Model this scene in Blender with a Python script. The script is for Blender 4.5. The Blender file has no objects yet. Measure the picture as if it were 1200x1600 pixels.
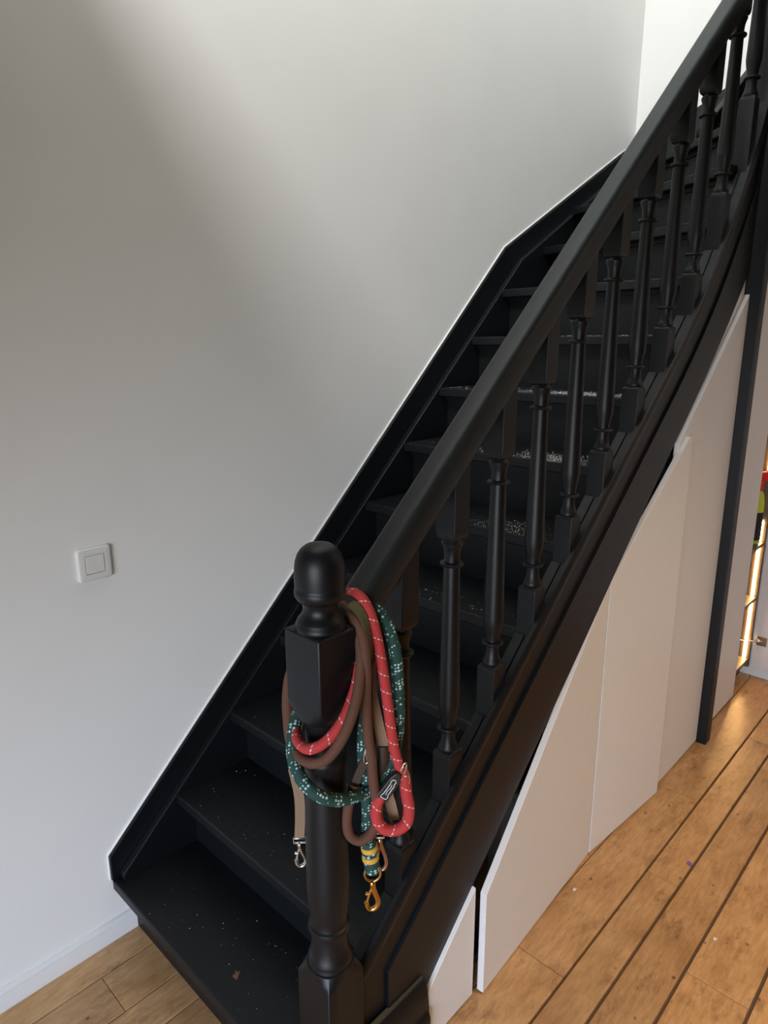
import bpy, bmesh, math, random
from mathutils import Vector, Matrix

scene = bpy.context.scene
COL = scene.collection
random.seed(7)

# ---------------------------------------------------------------- camera
cam_data = bpy.data.cameras.new('camera')
cam = bpy.data.objects.new('camera', cam_data)
COL.objects.link(cam)
cam_data.sensor_fit = 'AUTO'
cam_data.sensor_width = 36.0
cam_data.lens = 1060.74 * 36.0 / 1600.0
cam_data.clip_start = 0.02
RX = Vector((0.68909379, -0.72466357, -0.00352975))
RY = Vector((-0.17759915, -0.16415549, -0.97031516))
RZ = Vector((0.70257262, 0.66926504, -0.24181816))
m = Matrix((RX, -RY, -RZ)).transposed().to_4x4()
m.translation = Vector((0, 0, 1.62))
cam.matrix_world = m
scene.camera = cam

# ---------------------------------------------------------------- world, lights, exposure
world = bpy.data.worlds.new('world')
scene.world = world
world.use_nodes = True
world.node_tree.nodes['Background'].inputs[0].default_value = (0.75, 0.86, 1.0, 1)
world.node_tree.nodes['Background'].inputs[1].default_value = 0.05


def area(name, loc, target, sx, sy, power, color, spread=math.pi):
    d = bpy.data.lights.new(name, 'AREA')
    d.shape = 'RECTANGLE'
    d.size, d.size_y = sx, sy
    d.energy = power
    d.color = color
    d.spread = spread
    o = bpy.data.objects.new(name, d)
    COL.objects.link(o)
    o.location = loc
    o.rotation_euler = (Vector(target) - Vector(loc)).to_track_quat('-Z', 'Y').to_euler()
    return o


# daylight through the street window behind the camera, daylight on the upper floor, a warm ceiling lamp, and added fills
area('window_daylight', (-2.1, -0.3, 0.85), (0.6, 0.9, -0.6), 1.9, 1.3, 37, (0.47, 0.65, 1.0), math.radians(90))
area('window_wall_fill', (-2.1, -0.6, 0.90), (1.5, 1.5, 0.35), 1.9, 1.4, 12, (1.0, 0.87, 0.64), math.radians(70))  # added second lamp at the window, aimed to brighten the middle of the wall
area('upper_window_daylight', (-1.06, 0.4, 4.70), (2.6, 1.4, 2.4), 0.7, 0.7, 160, (0.98, 0.965, 0.97))
area('upper_rail_fill', (1.5, 0.75, 5.25), (1.5, 0.75, 0.0), 3.4, 1.4, 24, (0.75, 0.95, 1.0))  # added overhead fill panel, gives the handrail something bright to reflect
area('kitchen_lamp', (2.9, -0.9, 2.55), (2.7, -0.2, 0.0), 0.5, 0.5, 7.0, (1.0, 0.76, 0.58), math.radians(120))
area('floor_fill', (1.7, -0.5, 2.70), (1.7, -0.1, 0.0), 0.4, 0.4, 9.0, (1.0, 0.68, 0.34), math.radians(80))  # added warm fill that brightens the floor in front of the doors

scene.view_settings.view_transform = 'Standard'
scene.view_settings.look = 'None'
scene.view_settings.gamma = 1.0
scene.view_settings.use_curve_mapping = False
scene.view_settings.exposure = 0.0

# ---------------------------------------------------------------- materials


def new_mat(name):
    mt = bpy.data.materials.new(name)
    mt.use_nodes = True
    nt = mt.node_tree
    return mt, nt, nt.nodes['Principled BSDF']


def noise(nt, scale, detail=3.0, vec=None, rough=0.5):
    n = nt.nodes.new('ShaderNodeTexNoise')
    n.inputs['Scale'].default_value = scale
    n.inputs['Detail'].default_value = detail
    n.inputs['Roughness'].default_value = rough
    if vec is not None:
        nt.links.new(vec, n.inputs['Vector'])
    return n


def ramp(nt, fac, stops):
    r = nt.nodes.new('ShaderNodeValToRGB')
    e = r.color_ramp.elements
    while len(e) < len(stops):
        e.new(0.5)
    for el, (p, c) in zip(e, stops):
        el.position = p
        el.color = c if len(c) == 4 else (*c, 1)
    nt.links.new(fac, r.inputs[0])
    return r


def bump(nt, b, h, strength, dist=0.001):
    n = nt.nodes.new('ShaderNodeBump')
    n.inputs['Strength'].default_value = strength
    n.inputs['Distance'].default_value = dist
    nt.links.new(h, n.inputs['Height'])
    nt.links.new(n.outputs[0], b.inputs['Normal'])


def coords(nt, kind='Object', scale=None):
    t = nt.nodes.new('ShaderNodeTexCoord')
    v = t.outputs[kind]
    if scale:
        mp = nt.nodes.new('ShaderNodeMapping')
        mp.inputs['Scale'].default_value = scale
        nt.links.new(v, mp.inputs['Vector'])
        v = mp.outputs[0]
    return v


def mathn(nt, op, a, b=None):
    n = nt.nodes.new('ShaderNodeMath')
    n.operation = op
    for i, x in enumerate((a, b)):
        if x is None:
            continue
        if isinstance(x, (int, float)):
            n.inputs[i].default_value = x
        else:
            nt.links.new(x, n.inputs[i])
    return n.outputs[0]


def mixc(nt, fac, a, b):
    n = nt.nodes.new('ShaderNodeMix')
    n.data_type = 'RGBA'
    for key, x in ((0, fac), (6, a), (7, b)):
        if isinstance(x, (int, float)):
            n.inputs[key].default_value = x
        elif isinstance(x, tuple):
            n.inputs[key].default_value = (*x, 1)
        else:
            nt.links.new(x, n.inputs[key])
    return n.outputs[2]


def plain(name, col, rough=0.5, metal=0.0, var=0.06, scale=30.0, bmp=0.0, spec=None):
    mt, nt, b = new_mat(name)
    v = coords(nt)
    n = noise(nt, scale, 4, v)
    lo = tuple(c * (1 - var) for c in col)
    hi = tuple(min(1, c * (1 + var)) for c in col)
    r = ramp(nt, n.outputs[0], [(0.3, lo), (0.7, hi)])
    nt.links.new(r.outputs[0], b.inputs['Base Color'])
    b.inputs['Roughness'].default_value = rough
    b.inputs['Metallic'].default_value = metal
    if spec is not None:
        b.inputs['Specular IOR Level'].default_value = spec
    if bmp:
        bump(nt, b, n.outputs[0], bmp)
    return mt


M_paint = plain('black_satin_paint', (0.0031, 0.0042, 0.0053), 0.44, var=0.12, scale=60, bmp=0.12, spec=0.36)
M_wall = plain('matt_wall_paint', (0.76, 0.76, 0.735), 0.92, var=0.012, scale=5, bmp=0.05)
M_rail = plain('brightened_rail_paint', (0.0085, 0.0112, 0.0113), 0.47, var=0.10, scale=40, bmp=0.10, spec=0.42)  # stair paint made paler, light on the handrail put into its colour
def tread_mat():
    mt, nt, b = new_mat('worn_tread_paint')
    v = coords(nt)
    n1 = noise(nt, 14, 5, v, 0.7)
    n2 = noise(nt, 90, 4, v, 0.7)
    sc = mathn(nt, 'MULTIPLY', ramp(nt, n1.outputs[0], [(0.55, (0, 0, 0)), (0.75, (1, 1, 1))]).outputs[0], ramp(nt, n2.outputs[0], [(0.5, (0, 0, 0)), (0.7, (0.6, 0.6, 0.6))]).outputs[0])
    nt.links.new(mixc(nt, sc, (0.0031, 0.0042, 0.0053), (0.030, 0.031, 0.032)), b.inputs['Base Color'])
    b.inputs['Roughness'].default_value = 0.46
    b.inputs['Specular IOR Level'].default_value = 0.36
    bump(nt, b, n2.outputs[0], 0.12)
    return mt


M_tread = tread_mat()
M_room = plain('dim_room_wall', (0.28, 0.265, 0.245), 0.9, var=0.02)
M_white = plain('white_skirting_paint', (0.70, 0.69, 0.67), 0.45, var=0.01)
M_door = plain('white_door_laminate', (0.66, 0.645, 0.625), 0.42, var=0.01)
M_carc = plain('dark_cupboard_inside', (0.035, 0.030, 0.028), 0.7)
M_shelfwood = plain('cupboard_board', (0.13, 0.092, 0.066), 0.5, var=0.05)
M_switch = plain('ivory_switch_plastic', (0.70, 0.70, 0.665), 0.35, var=0.01)
M_gap = plain('floor_joint', (0.11, 0.072, 0.048), 0.8)
M_steel = plain('steel', (0.62, 0.60, 0.57), 0.22, metal=1.0)
M_brass = plain('brass', (0.70, 0.40, 0.11), 0.28, metal=1.0)
M_copper = plain('copper_clip', (0.55, 0.36, 0.27), 0.28, metal=1.0)
M_leather = plain('black_leather', (0.012, 0.010, 0.010), 0.5, bmp=0.3, scale=200)
M_bleather = plain('dark_brown_leather', (0.045, 0.026, 0.018), 0.5, bmp=0.3, scale=200)
M_thread = plain('white_stitching', (0.75, 0.75, 0.75), 0.7)
M_yellow = plain('yellow_whipping_thread', (0.62, 0.36, 0.05), 0.6, bmp=0.4, scale=500)
M_crumb = plain('pale_crumbs', (0.72, 0.71, 0.68), 0.8)
M_leaf = plain('dry_leaf', (0.16, 0.07, 0.045), 0.8)
M_purple = plain('purple_scrap', (0.16, 0.07, 0.42), 0.6)
M_paper = plain('paper_scrap', (0.65, 0.63, 0.60), 0.8)
M_red_bag = plain('red_plastic', (0.65, 0.02, 0.015), 0.35)
M_lime = plain('lime_plastic', (0.50, 0.58, 0.04), 0.4)
M_bottle = plain('grey_plastic', (0.16, 0.14, 0.13), 0.3)
M_jarlid = plain('green_lid', (0.10, 0.14, 0.07), 0.4)


def glass_mat():
    mt, nt, b = new_mat('jar_glass')
    b.inputs['Base Color'].default_value = (0.9, 0.88, 0.8, 1)
    b.inputs['Roughness'].default_value = 0.08
    b.inputs['Transmission Weight'].default_value = 0.85
    return mt


M_glass = glass_mat()


def led_mat():
    mt, nt, b = new_mat('warm_led_strip')
    b.inputs['Base Color'].default_value = (1, 0.8, 0.5, 1)
    b.inputs['Emission Color'].default_value = (1.0, 0.56, 0.20, 1)
    b.inputs['Emission Strength'].default_value = 65.0
    return mt


M_led = led_mat()


def wood_mat():
    mt, nt, b = new_mat('varnished_oak_planks')
    oi = nt.nodes.new('ShaderNodeObjectInfo')
    tc = nt.nodes.new('ShaderNodeTexCoord')
    add = nt.nodes.new('ShaderNodeVectorMath')
    add.operation = 'ADD'
    cx = nt.nodes.new('ShaderNodeCombineXYZ')
    nt.links.new(mathn(nt, 'MULTIPLY', oi.outputs['Random'], 37.0), cx.inputs[0])
    nt.links.new(mathn(nt, 'MULTIPLY', oi.outputs['Random'], 91.0), cx.inputs[1])
    nt.links.new(tc.outputs['Object'], add.inputs[0])
    nt.links.new(cx.outputs[0], add.inputs[1])

    def mp(scale):
        q = nt.nodes.new('ShaderNodeMapping')
        q.inputs['Scale'].default_value = scale
        nt.links.new(add.outputs[0], q.inputs['Vector'])
        return q.outputs[0]
    grain = noise(nt, 1.0, 7, mp((16, 95, 16)), 0.70)
    blotch = noise(nt, 1.0, 4, mp((6, 11, 6)), 0.6)
    fleck = noise(nt, 1.0, 4, mp((70, 300, 70)), 0.7)
    stain = noise(nt, 1.0, 6, mp((7, 15, 7)), 0.75)
    knot = nt.nodes.new('ShaderNodeTexVoronoi')
    knot.inputs['Scale'].default_value = 1.0
    nt.links.new(mp((16, 20, 0.0)), knot.inputs['Vector'])
    base = ramp(nt, blotch.outputs[0], [(0.28, (0.365, 0.195, 0.080)), (0.5, (0.475, 0.275, 0.124)), (0.75, (0.560, 0.345, 0.170))])
    g = ramp(nt, grain.outputs[0], [(0.30, (0.74, 0.70, 0.64)), (0.62, (1.08, 1.07, 1.05))])
    mul = nt.nodes.new('ShaderNodeMix')
    mul.data_type = 'RGBA'
    mul.blend_type = 'MULTIPLY'
    mul.inputs[0].default_value = 1.0
    nt.links.new(base.outputs[0], mul.inputs[6])
    nt.links.new(g.outputs[0], mul.inputs[7])
    f = ramp(nt, fleck.outputs[0], [(0.56, (0, 0, 0)), (0.72, (0.55, 0.55, 0.55))])
    fm = mathn(nt, 'MULTIPLY', f.outputs[0], ramp(nt, stain.outputs[0], [(0.46, (0.15, 0.15, 0.15)), (0.60, (1, 1, 1))]).outputs[0])
    c1 = mixc(nt, fm, mul.outputs[2], (0.15, 0.070, 0.022))
    s = ramp(nt, stain.outputs[0], [(0.53, (0, 0, 0)), (0.68, (0.68, 0.68, 0.68))])
    c2 = mixc(nt, s.outputs[0], c1, (0.125, 0.060, 0.020))
    kd = ramp(nt, knot.outputs['Distance'], [(0.05, (0.8, 0.8, 0.8)), (0.12, (0, 0, 0))])
    ks = mathn(nt, 'GREATER_THAN', mathn(nt, 'FRACT', mathn(nt, 'MULTIPLY', knot.outputs['Color'], 5.1)), 0.62)
    c2 = mixc(nt, mathn(nt, 'MULTIPLY', kd.outputs[0], ks), c2, (0.075, 0.030, 0.012))
    hv = nt.nodes.new('ShaderNodeHueSaturation')
    hv.inputs['Hue'].default_value = 0.5
    nt.links.new(mathn(nt, 'ADD', mathn(nt, 'MULTIPLY', oi.outputs['Random'], 0.28), 0.86), hv.inputs['Value'])
    nt.links.new(c2, hv.inputs['Color'])
    nt.links.new(hv.outputs[0], b.inputs['Base Color'])
    rr = ramp(nt, blotch.outputs[0], [(0.3, (0.26, 0.26, 0.26)), (0.75, (0.40, 0.40, 0.40))])
    nt.links.new(rr.outputs[0], b.inputs['Roughness'])
    bump(nt, b, grain.outputs[0], 0.25, 0.0006)
    return mt


M_wood = wood_mat()


def rope_mat(name, base, kind):
    """UV: u = metres along the rope, v = 0..1 round it."""
    mt, nt, b = new_mat(name)
    uv = nt.nodes.new('ShaderNodeTexCoord').outputs['UV']
    sep = nt.nodes.new('ShaderNodeSeparateXYZ')
    nt.links.new(uv, sep.inputs[0])
    u, v = sep.outputs[0], sep.outputs[1]
    # woven sheath: two crossing sine waves
    a1 = mathn(nt, 'SINE', mathn(nt, 'ADD', mathn(nt, 'MULTIPLY', u, 1700.0), mathn(nt, 'MULTIPLY', v, 6.2832 * 9)))
    a2 = mathn(nt, 'SINE', mathn(nt, 'SUBTRACT', mathn(nt, 'MULTIPLY', u, 1700.0), mathn(nt, 'MULTIPLY', v, 6.2832 * 9)))
    weave = mathn(nt, 'MULTIPLY', a1, a2)
    dark = tuple(c * 0.62 for c in base)
    wr = ramp(nt, mathn(nt, 'ADD', mathn(nt, 'MULTIPLY', weave, 0.5), 0.5), [(0.2, dark), (0.8, base)])
    col = wr.outputs[0]
    if kind == 'tracer':        # short pale tracer threads spiralling round the rope
        ph = mathn(nt, 'FRACT', mathn(nt, 'ADD', mathn(nt, 'MULTIPLY', u, 30.0), mathn(nt, 'MULTIPLY', v, -1.0)))
        line = mathn(nt, 'LESS_THAN', ph, 0.07)
        dash = mathn(nt, 'GREATER_THAN', mathn(nt, 'SINE', mathn(nt, 'MULTIPLY', v, 6.2832 * 9)), -0.35)
        col = mixc(nt, mathn(nt, 'MULTIPLY', mathn(nt, 'MULTIPLY', line, dash), 0.75), col, (0.80, 0.68, 0.64))
    if kind == 'speck':         # pale flecks in clusters
        mp = nt.nodes.new('ShaderNodeMapping')
        mp.inputs['Scale'].default_value = (170, 10, 1)
        nt.links.new(uv, mp.inputs['Vector'])
        vo = nt.nodes.new('ShaderNodeTexVoronoi')
        vo.inputs['Scale'].default_value = 1.0
        vo.inputs['Randomness'].default_value = 0.35
        nt.links.new(mp.outputs[0], vo.inputs['Vector'])
        dot = mathn(nt, 'LESS_THAN', vo.outputs['Distance'], 0.36)
        pick = mathn(nt, 'GREATER_THAN', mathn(nt, 'FRACT', mathn(nt, 'MULTIPLY', vo.outputs['Color'], 7.3)), 0.30)
        wave = mathn(nt, 'SINE', mathn(nt, 'ADD', mathn(nt, 'MULTIPLY', u, 185.0), mathn(nt, 'MULTIPLY', v, 6.2832)))
        sel = mathn(nt, 'MULTIPLY', mathn(nt, 'GREATER_THAN', wave, -0.25), pick)
        col = mixc(nt, mathn(nt, 'MULTIPLY', dot, sel), col, (0.42, 0.62, 0.60))
    nt.links.new(col, b.inputs['Base Color'])
    b.inputs['Roughness'].default_value = 0.75
    bump(nt, b, weave, 0.5, 0.0006)
    return mt


M_red_rope = rope_mat('red_rope', (0.56, 0.040, 0.040), 'tracer')
M_brown_rope = rope_mat('brown_rope', (0.125, 0.050, 0.026), 'plain')
M_green_rope = rope_mat('green_rope', (0.010, 0.060, 0.048), 'speck')
M_tan = rope_mat('tan_webbing', (0.29, 0.185, 0.115), 'plain')
M_olive = rope_mat('olive_webbing', (0.115, 0.10, 0.035), 'plain')

# ---------------------------------------------------------------- mesh helpers


def cr(points, n=8, closed=False):
    """Catmull-Rom through the points."""
    P = [Vector(p) for p in points]
    out = []
    for i in range(len(P) - 1):
        p0 = P[i - 1] if i else P[0] * 2 - P[1]
        p1, p2 = P[i], P[i + 1]
        p3 = P[i + 2] if i + 2 < len(P) else P[-1] * 2 - P[-2]
        for k in range(n):
            t = k / n
            out.append(0.5 * ((2 * p1) + (p2 - p0) * t + (2 * p0 - 5 * p1 + 4 * p2 - p3) * t * t + (3 * p1 - p0 - 3 * p2 + p3) * t ** 3))
    out.append(P[-1])
    return out


class MB:
    def __init__(self):
        self.bm = bmesh.new()

    def box(self, x0, x1, y0, y1, z0, z1):
        bm = self.bm
        v = [bm.verts.new((x, y, z)) for x in (x0, x1) for y in (y0, y1) for z in (z0, z1)]
        for f in ((0, 1, 3, 2), (4, 6, 7, 5), (0, 4, 5, 1), (2, 3, 7, 6), (0, 2, 6, 4), (1, 5, 7, 3)):
            bm.faces.new([v[i] for i in f])
        return self

    def prism(self, poly, o=(0, 0, 0), u=(1, 0, 0), v=(0, 0, 1), n=(0, 1, 0), t0=0.0, t1=1.0):
        """poly: 2-D outline in the (u, v) plane through o, extruded along n from t0 to t1."""
        bm = self.bm
        o, u, v, n = (Vector(q) for q in (o, u, v, n))
        a = [bm.verts.new(o + u * p + v * q + n * t0) for p, q in poly]
        b = [bm.verts.new(o + u * p + v * q + n * t1) for p, q in poly]
        k = len(poly)
        bm.faces.new(a)
        bm.faces.new(b[::-1])
        for i in range(k):
            bm.faces.new((a[i], b[i], b[(i + 1) % k], a[(i + 1) % k]))
        return self

    def lathe(self, prof, c, seg=24, axis=(0, 0, 1)):
        """prof: list of (radius, height) along the axis from the point c."""
        bm = self.bm
        q = Vector((0, 0, 1)).rotation_difference(Vector(axis))
        rings = []
        for r, h in prof:
            rings.append([bm.verts.new(Vector(c) + q @ Vector((max(r, 1e-4) * math.cos(2 * math.pi * i / seg), max(r, 1e-4) * math.sin(2 * math.pi * i / seg), h))) for i in range(seg)])
        for a, b in zip(rings, rings[1:]):
            for i in range(seg):
                bm.faces.new((a[i], a[(i + 1) % seg], b[(i + 1) % seg], b[i]))
        bm.faces.new(rings[0][::-1])
        bm.faces.new(rings[-1])
        return self

    def sweep(self, pts, prof=None, radius=0.01, seg=12, up=None, closed=False, radii=None, twist=0.0):
        """Sweep a 2-D profile (side, up) along pts; keeps UV (metres, 0..1)."""
        bm = self.bm
        uvl = bm.loops.layers.uv.verify()
        pts = [Vector(p) for p in pts]
        if prof is None:
            prof = [(math.cos(2 * math.pi * i / seg), math.sin(2 * math.pi * i / seg)) for i in range(seg)]
            sc = radius
        else:
            sc = 1.0
        k = len(prof)
        n = len(pts)
        T = []
        for i in range(n):
            if closed:
                t = pts[(i + 1) % n] - pts[i - 1]
            else:
                t = pts[min(i + 1, n - 1)] - pts[max(i - 1, 0)]
            T.append(t.normalized())
        if up is None:
            nrm = T[0].orthogonal().normalized()
        rings, L = [], [0.0]
        for i in range(n):
            if up is None:
                if i:
                    nrm = (T[i - 1].rotation_difference(T[i]) @ nrm).normalized()
                N = nrm
            else:
                uu = Vector(up[i]) if isinstance(up, list) else Vector(up)
                N = (uu - T[i] * uu.dot(T[i])).normalized()
            Bn = T[i].cross(N)
            s = sc * (radii[i] if radii else 1.0)
            rings.append([bm.verts.new(pts[i] + Bn * (p * s) + N * (q * s)) for p, q in prof])
            if i:
                L.append(L[-1] + (pts[i] - pts[i - 1]).length)
        last = n if closed else n - 1
        for i in range(last):
            a, b = rings[i], rings[(i + 1) % n]
            l0 = L[i]
            l1 = L[i + 1] if i + 1 < n else L[i] + (pts[0] - pts[i]).length
            for j in range(k):
                f = bm.faces.new((a[j], a[(j + 1) % k], b[(j + 1) % k], b[j]))
                for lp, (uu, vv) in zip(f.loops, ((l0, j / k), (l0, (j + 1) / k), (l1, (j + 1) / k), (l1, j / k))):
                    lp[uvl].uv = (uu, vv)
        if not closed:
            bm.faces.new(rings[0][::-1])
            bm.faces.new(rings[-1])
        return self

    def build(self, name, mat, parent=None, bevel=0.0, smooth=None, segs=2):
        bmesh.ops.recalc_face_normals(self.bm, faces=self.bm.faces)
        me = bpy.data.meshes.new(name)
        self.bm.to_mesh(me)
        self.bm.free()
        me.materials.append(mat)
        if smooth is not None:
            for p in me.polygons:
                p.use_smooth = True
            me.set_sharp_from_angle(angle=math.radians(smooth))
        o = bpy.data.objects.new(name, me)
        COL.objects.link(o)
        if parent is not None:
            o.parent = parent
            o.matrix_parent_inverse = Matrix.Translation(-parent_loc(parent))
        if bevel:
            md = o.modifiers.new('bevel', 'BEVEL')
            md.width = bevel
            md.segments = segs
            md.limit_method = 'ANGLE'
            md.angle_limit = math.radians(35)
        return o


def parent_loc(p):
    """where the parent stands in the world (parts keep their own origin at zero)"""
    return p.location.copy() if p.parent is None else Vector((0, 0, 0))


def thing(name, label, cat, loc, group=None):
    o = bpy.data.objects.new(name, None)
    o.empty_display_size = 0.05
    COL.objects.link(o)
    o.location = loc
    o['label'] = label
    o['category'] = cat
    if group:
        o['group'] = group
    return o


def tag(o, label, cat, group=None):
    o['label'] = label
    o['category'] = cat
    if group:
        o['group'] = group
    return o


def struct(o):
    o['kind'] = 'structure'
    return o


def lab(o, text):
    o['label'] = text
    return o


# ---------------------------------------------------------------- the room
WY = 1.635          # left wall plane
FX = 3.51           # far wall plane
struct(MB().box(-2.4, FX + 0.12, WY, WY + 0.12, -0.1, 5.3).build('wall_left', M_wall))
struct(MB().box(FX, FX + 0.12, -3.2, WY, -0.1, 5.3).build('wall_far', M_wall))
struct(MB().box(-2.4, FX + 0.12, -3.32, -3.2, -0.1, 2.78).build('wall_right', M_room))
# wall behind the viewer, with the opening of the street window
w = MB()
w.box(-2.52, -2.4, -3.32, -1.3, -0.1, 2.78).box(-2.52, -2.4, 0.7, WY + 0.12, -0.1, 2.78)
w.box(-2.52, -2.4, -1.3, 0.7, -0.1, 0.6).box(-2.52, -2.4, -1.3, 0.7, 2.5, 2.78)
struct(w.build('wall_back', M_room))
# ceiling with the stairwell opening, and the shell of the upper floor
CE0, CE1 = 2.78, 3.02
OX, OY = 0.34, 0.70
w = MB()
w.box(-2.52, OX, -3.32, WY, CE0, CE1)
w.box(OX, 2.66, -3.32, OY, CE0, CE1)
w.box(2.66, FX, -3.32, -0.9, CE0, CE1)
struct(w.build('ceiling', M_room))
struct(MB().box(-1.6, FX + 0.12, -1.12, -1.0, CE1, 5.3).build('wall_upper', M_wall))
struct(MB().box(-1.72, FX + 0.12, -1.12, WY + 0.12, 5.3, 5.4).build('ceiling_upper', M_wall))
# skirting board on the left wall
sk = [(0, 0), (0.016, 0), (0.016, 0.034), (0.013, 0.040), (0.013, 0.050), (0.008, 0.058), (0, 0.060)]
struct(MB().prism(sk, (-2.4, WY, 0), (0, -1, 0), (0, 0, 1), (1, 0, 0), 0, 2.4 + 0.672).build('baseboard_left', M_white, smooth=30))

# floor: dark base with one object for every plank
floor = MB().box(-2.52, FX + 0.1, -3.32, WY + 0.1, -0.06, -0.012).build('floor', M_gap)
struct(floor)


def plank(x0, x1, y0, y1, dz=0.0):
    o = MB().box(x0, x1, y0, y1, -0.0125, dz).build('plank', M_wood, floor, bevel=0.0012)
    return o


rows = [  # (y0, y1, gap, joints along x)
    (1.5355, 1.633, 0.0022, (-0.6, 1.1)), (1.4005, 1.5345, 0.0022, (-0.4, 0.526)), (1.2995, 1.3995, 0.0022, (-0.95, 1.3)),
    (1.16, 1.2985, 0.0022, (-0.2, 1.1)), (1.05, 1.16, 0.003, (0.1, 1.4)), (0.93, 1.05, 0.003, (-0.4, 0.9)), (0.806, 0.93, 0.003, (-0.7, 1.0)),
    (0.651, 0.806, 0.0030, (0.2, 1.36, 2.33)), (0.551, 0.647, 0.0030, (-0.1, 0.9, 1.877, 2.9)), (0.430, 0.546, 0.0030, (0.35, 2.70)),
    (0.270, 0.425, 0.0030, (-0.3, 1.60, 2.64)), (0.135, 0.265, 0.0030, (0.6, 1.86)), (-0.02, 0.130, 0.0030, (0.1, 1.3, 2.4)),
    (-0.14, -0.025, 0.0030, (0.7, 2.0)), (-0.30, -0.145, 0.0030, (0.2, 1.5, 2.7)), (-0.43, -0.305, 0.0030, (1.0, 2.2)), (-0.58, -0.435, 0.0030, (0.4, 1.7)),
    (-0.72, -0.585, 0.0030, (0.9, 2.4)), (-0.88, -0.725, 0.0030, (0.3, 1.6)), (-1.0, -0.885, 0.0030, (1.0,)), (-1.16, -1.005, 0.0030, (0.6, 2.1)),
]
for y0, y1, g, js in rows:
    xs = [-1.5] + list(js) + [FX]
    for a, b in zip(xs, xs[1:]):
        plank(a + 0.0006, b - 0.0006, y0 + g / 2, y1 - g / 2, random.uniform(-0.0007, 0.0007))
plank(-2.4, -1.502, -3.2, 1.63)
plank(-1.5, FX, -3.2, -1.17)

# ---------------------------------------------------------------- staircase
RI, GO, N0 = 0.1823, 0.1938, 0.620
stair = thing('staircase', 'steep black painted wooden staircase with turned balusters rising along the white wall', 'staircase', (1.6, 1.24, 0))
YI, YO = 0.855, 1.602     # tread ends at the outer and the wall stringer


def nose(i):
    if i <= 9:
        x = N0 + GO * (i - 1)
        return (x, YO), (x, YI)
    return {10: ((2.364, YO), (2.32, YI)), 11: ((2.656, YO), (2.43, YI)), 12: ((2.88, YO), (2.553, YI)), 13: ((3.255, YO), (2.697, YI)),
            14: ((3.478, 1.33), (2.725, 0.862)), 15: ((3.478, 0.95), (2.768, 0.815)), 16: ((3.478, 0.73), (2.768, 0.73)), 17: ((3.478, 0.53), (2.768, 0.53)),
            18: ((3.478, 0.33), (2.768, 0.33))}[i]


def shift(p, q, d):
    """the line p-q moved by d to its back (uphill) side"""
    v = (Vector(q) - Vector(p)).normalized()
    n = Vector((-v.y, v.x))
    if n.x * 1 - n.y * 1 < 0:
        n = -n
    return tuple(Vector(p) + n * d), tuple(Vector(q) + n * d)


for i in range(1, 18):
    a, b = nose(i)
    c, d = nose(i + 1)
    c, d = shift(c, d, 0.075)
    poly = [a, b, d]
    if i in (1,):
        poly = [(a[0], WY - 0.001), (a[0], 0.885), (c[0], 0.885), (c[0], YO), (a[0] + 0.05, YO), (a[0] + 0.05, WY - 0.001)]
    elif i == 13:
        poly = [a, b, (2.76, 0.862), (3.478, 1.28), (3.478, YO)]
    else:
        poly.append(c)
    z = RI * i
    tread = MB().prism(poly, (0, 0, 0), (1, 0, 0), (0, 1, 0), (0, 0, 1), z - 0.031, z).build('tread', M_tread, stair, bevel=0.004)
    ra, rb = shift(a, b, 0.053)
    if i == 1:
        ra, rb = (ra[0], WY - 0.001), (rb[0], 0.885)
    if i == 13:
        ra = (ra[0], YO)
    r1, r2 = shift(ra, rb, 0.018)
    zb = 0.0 if i == 1 else RI * (i - 1) - 0.01
    MB().prism([ra, rb, r2, r1], (0, 0, 0), (1, 0, 0), (0, 1, 0), (0, 0, 1), zb, z - 0.031).build('riser', M_paint, stair)
    # scotia strip under the nosing
    s1, s2 = shift(ra, rb, -0.010)
    MB().prism([ra, rb, s2, s1], (0, 0, 0), (1, 0, 0), (0, 1, 0), (0, 0, 1), z - 0.045, z - 0.031).build('scotia', M_paint, stair)

# wall stringer: board at tread level, thinner trim above it against the wall
top = [(0.617, 0.262), (2.412, 1.983), (3.386, 2.502), (FX, 2.545)]
low = [(FX, 1.95), (2.45, 1.60), (0.86, 0.10), (0.690, 0.10), (0.690, 0.185), (0.617, 0.185)]
MB().prism(top + low, t0=WY - 0.012, t1=WY - 0.0005).build('wall_trim', M_paint, stair, bevel=0.003)
top2 = [(0.640, 0.187), (0.640, 0.205), (2.50, 1.945), (3.24, 2.352), (3.49, 2.47)]
MB().prism(top2 + [(3.49, 1.95), (2.45, 1.55), (0.90, 0.10), (0.70, 0.10), (0.70, 0.150)], t0=WY - 0.0345, t1=WY - 0.012).build('wall_stringer', M_paint, stair, bevel=0.003)
# bead of white caulk along the trim
cb = [(0.6155, 0.185), (0.6155, 0.2635), (2.4115, 1.9855), (3.386, 2.505), (3.505, 2.5475)]
MB().sweep([Vector((x, WY - 0.0025, z + 0.0012)) for x, z in cb], radius=0.0032, seg=6).build('caulk_bead', M_white, stair)
# stringer on the far wall
pf = [(1.623, 2.535), (0.3, 3.135), (0.3, 2.70), (1.623, 2.05)]
MB().prism(pf, (0, 0, 0), (0, 1, 0), (0, 0, 1), (1, 0, 0), FX - 0.012, FX - 0.0005).build('wall_trim', M_paint, stair, bevel=0.003)
pf = [(1.60, 2.48), (0.3, 3.06), (0.3, 2.70), (1.60, 2.05)]
MB().prism(pf, (0, 0, 0), (0, 1, 0), (0, 0, 1), (1, 0, 0), FX - 0.034, FX - 0.012).build('wall_stringer', M_paint, stair, bevel=0.003)

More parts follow.
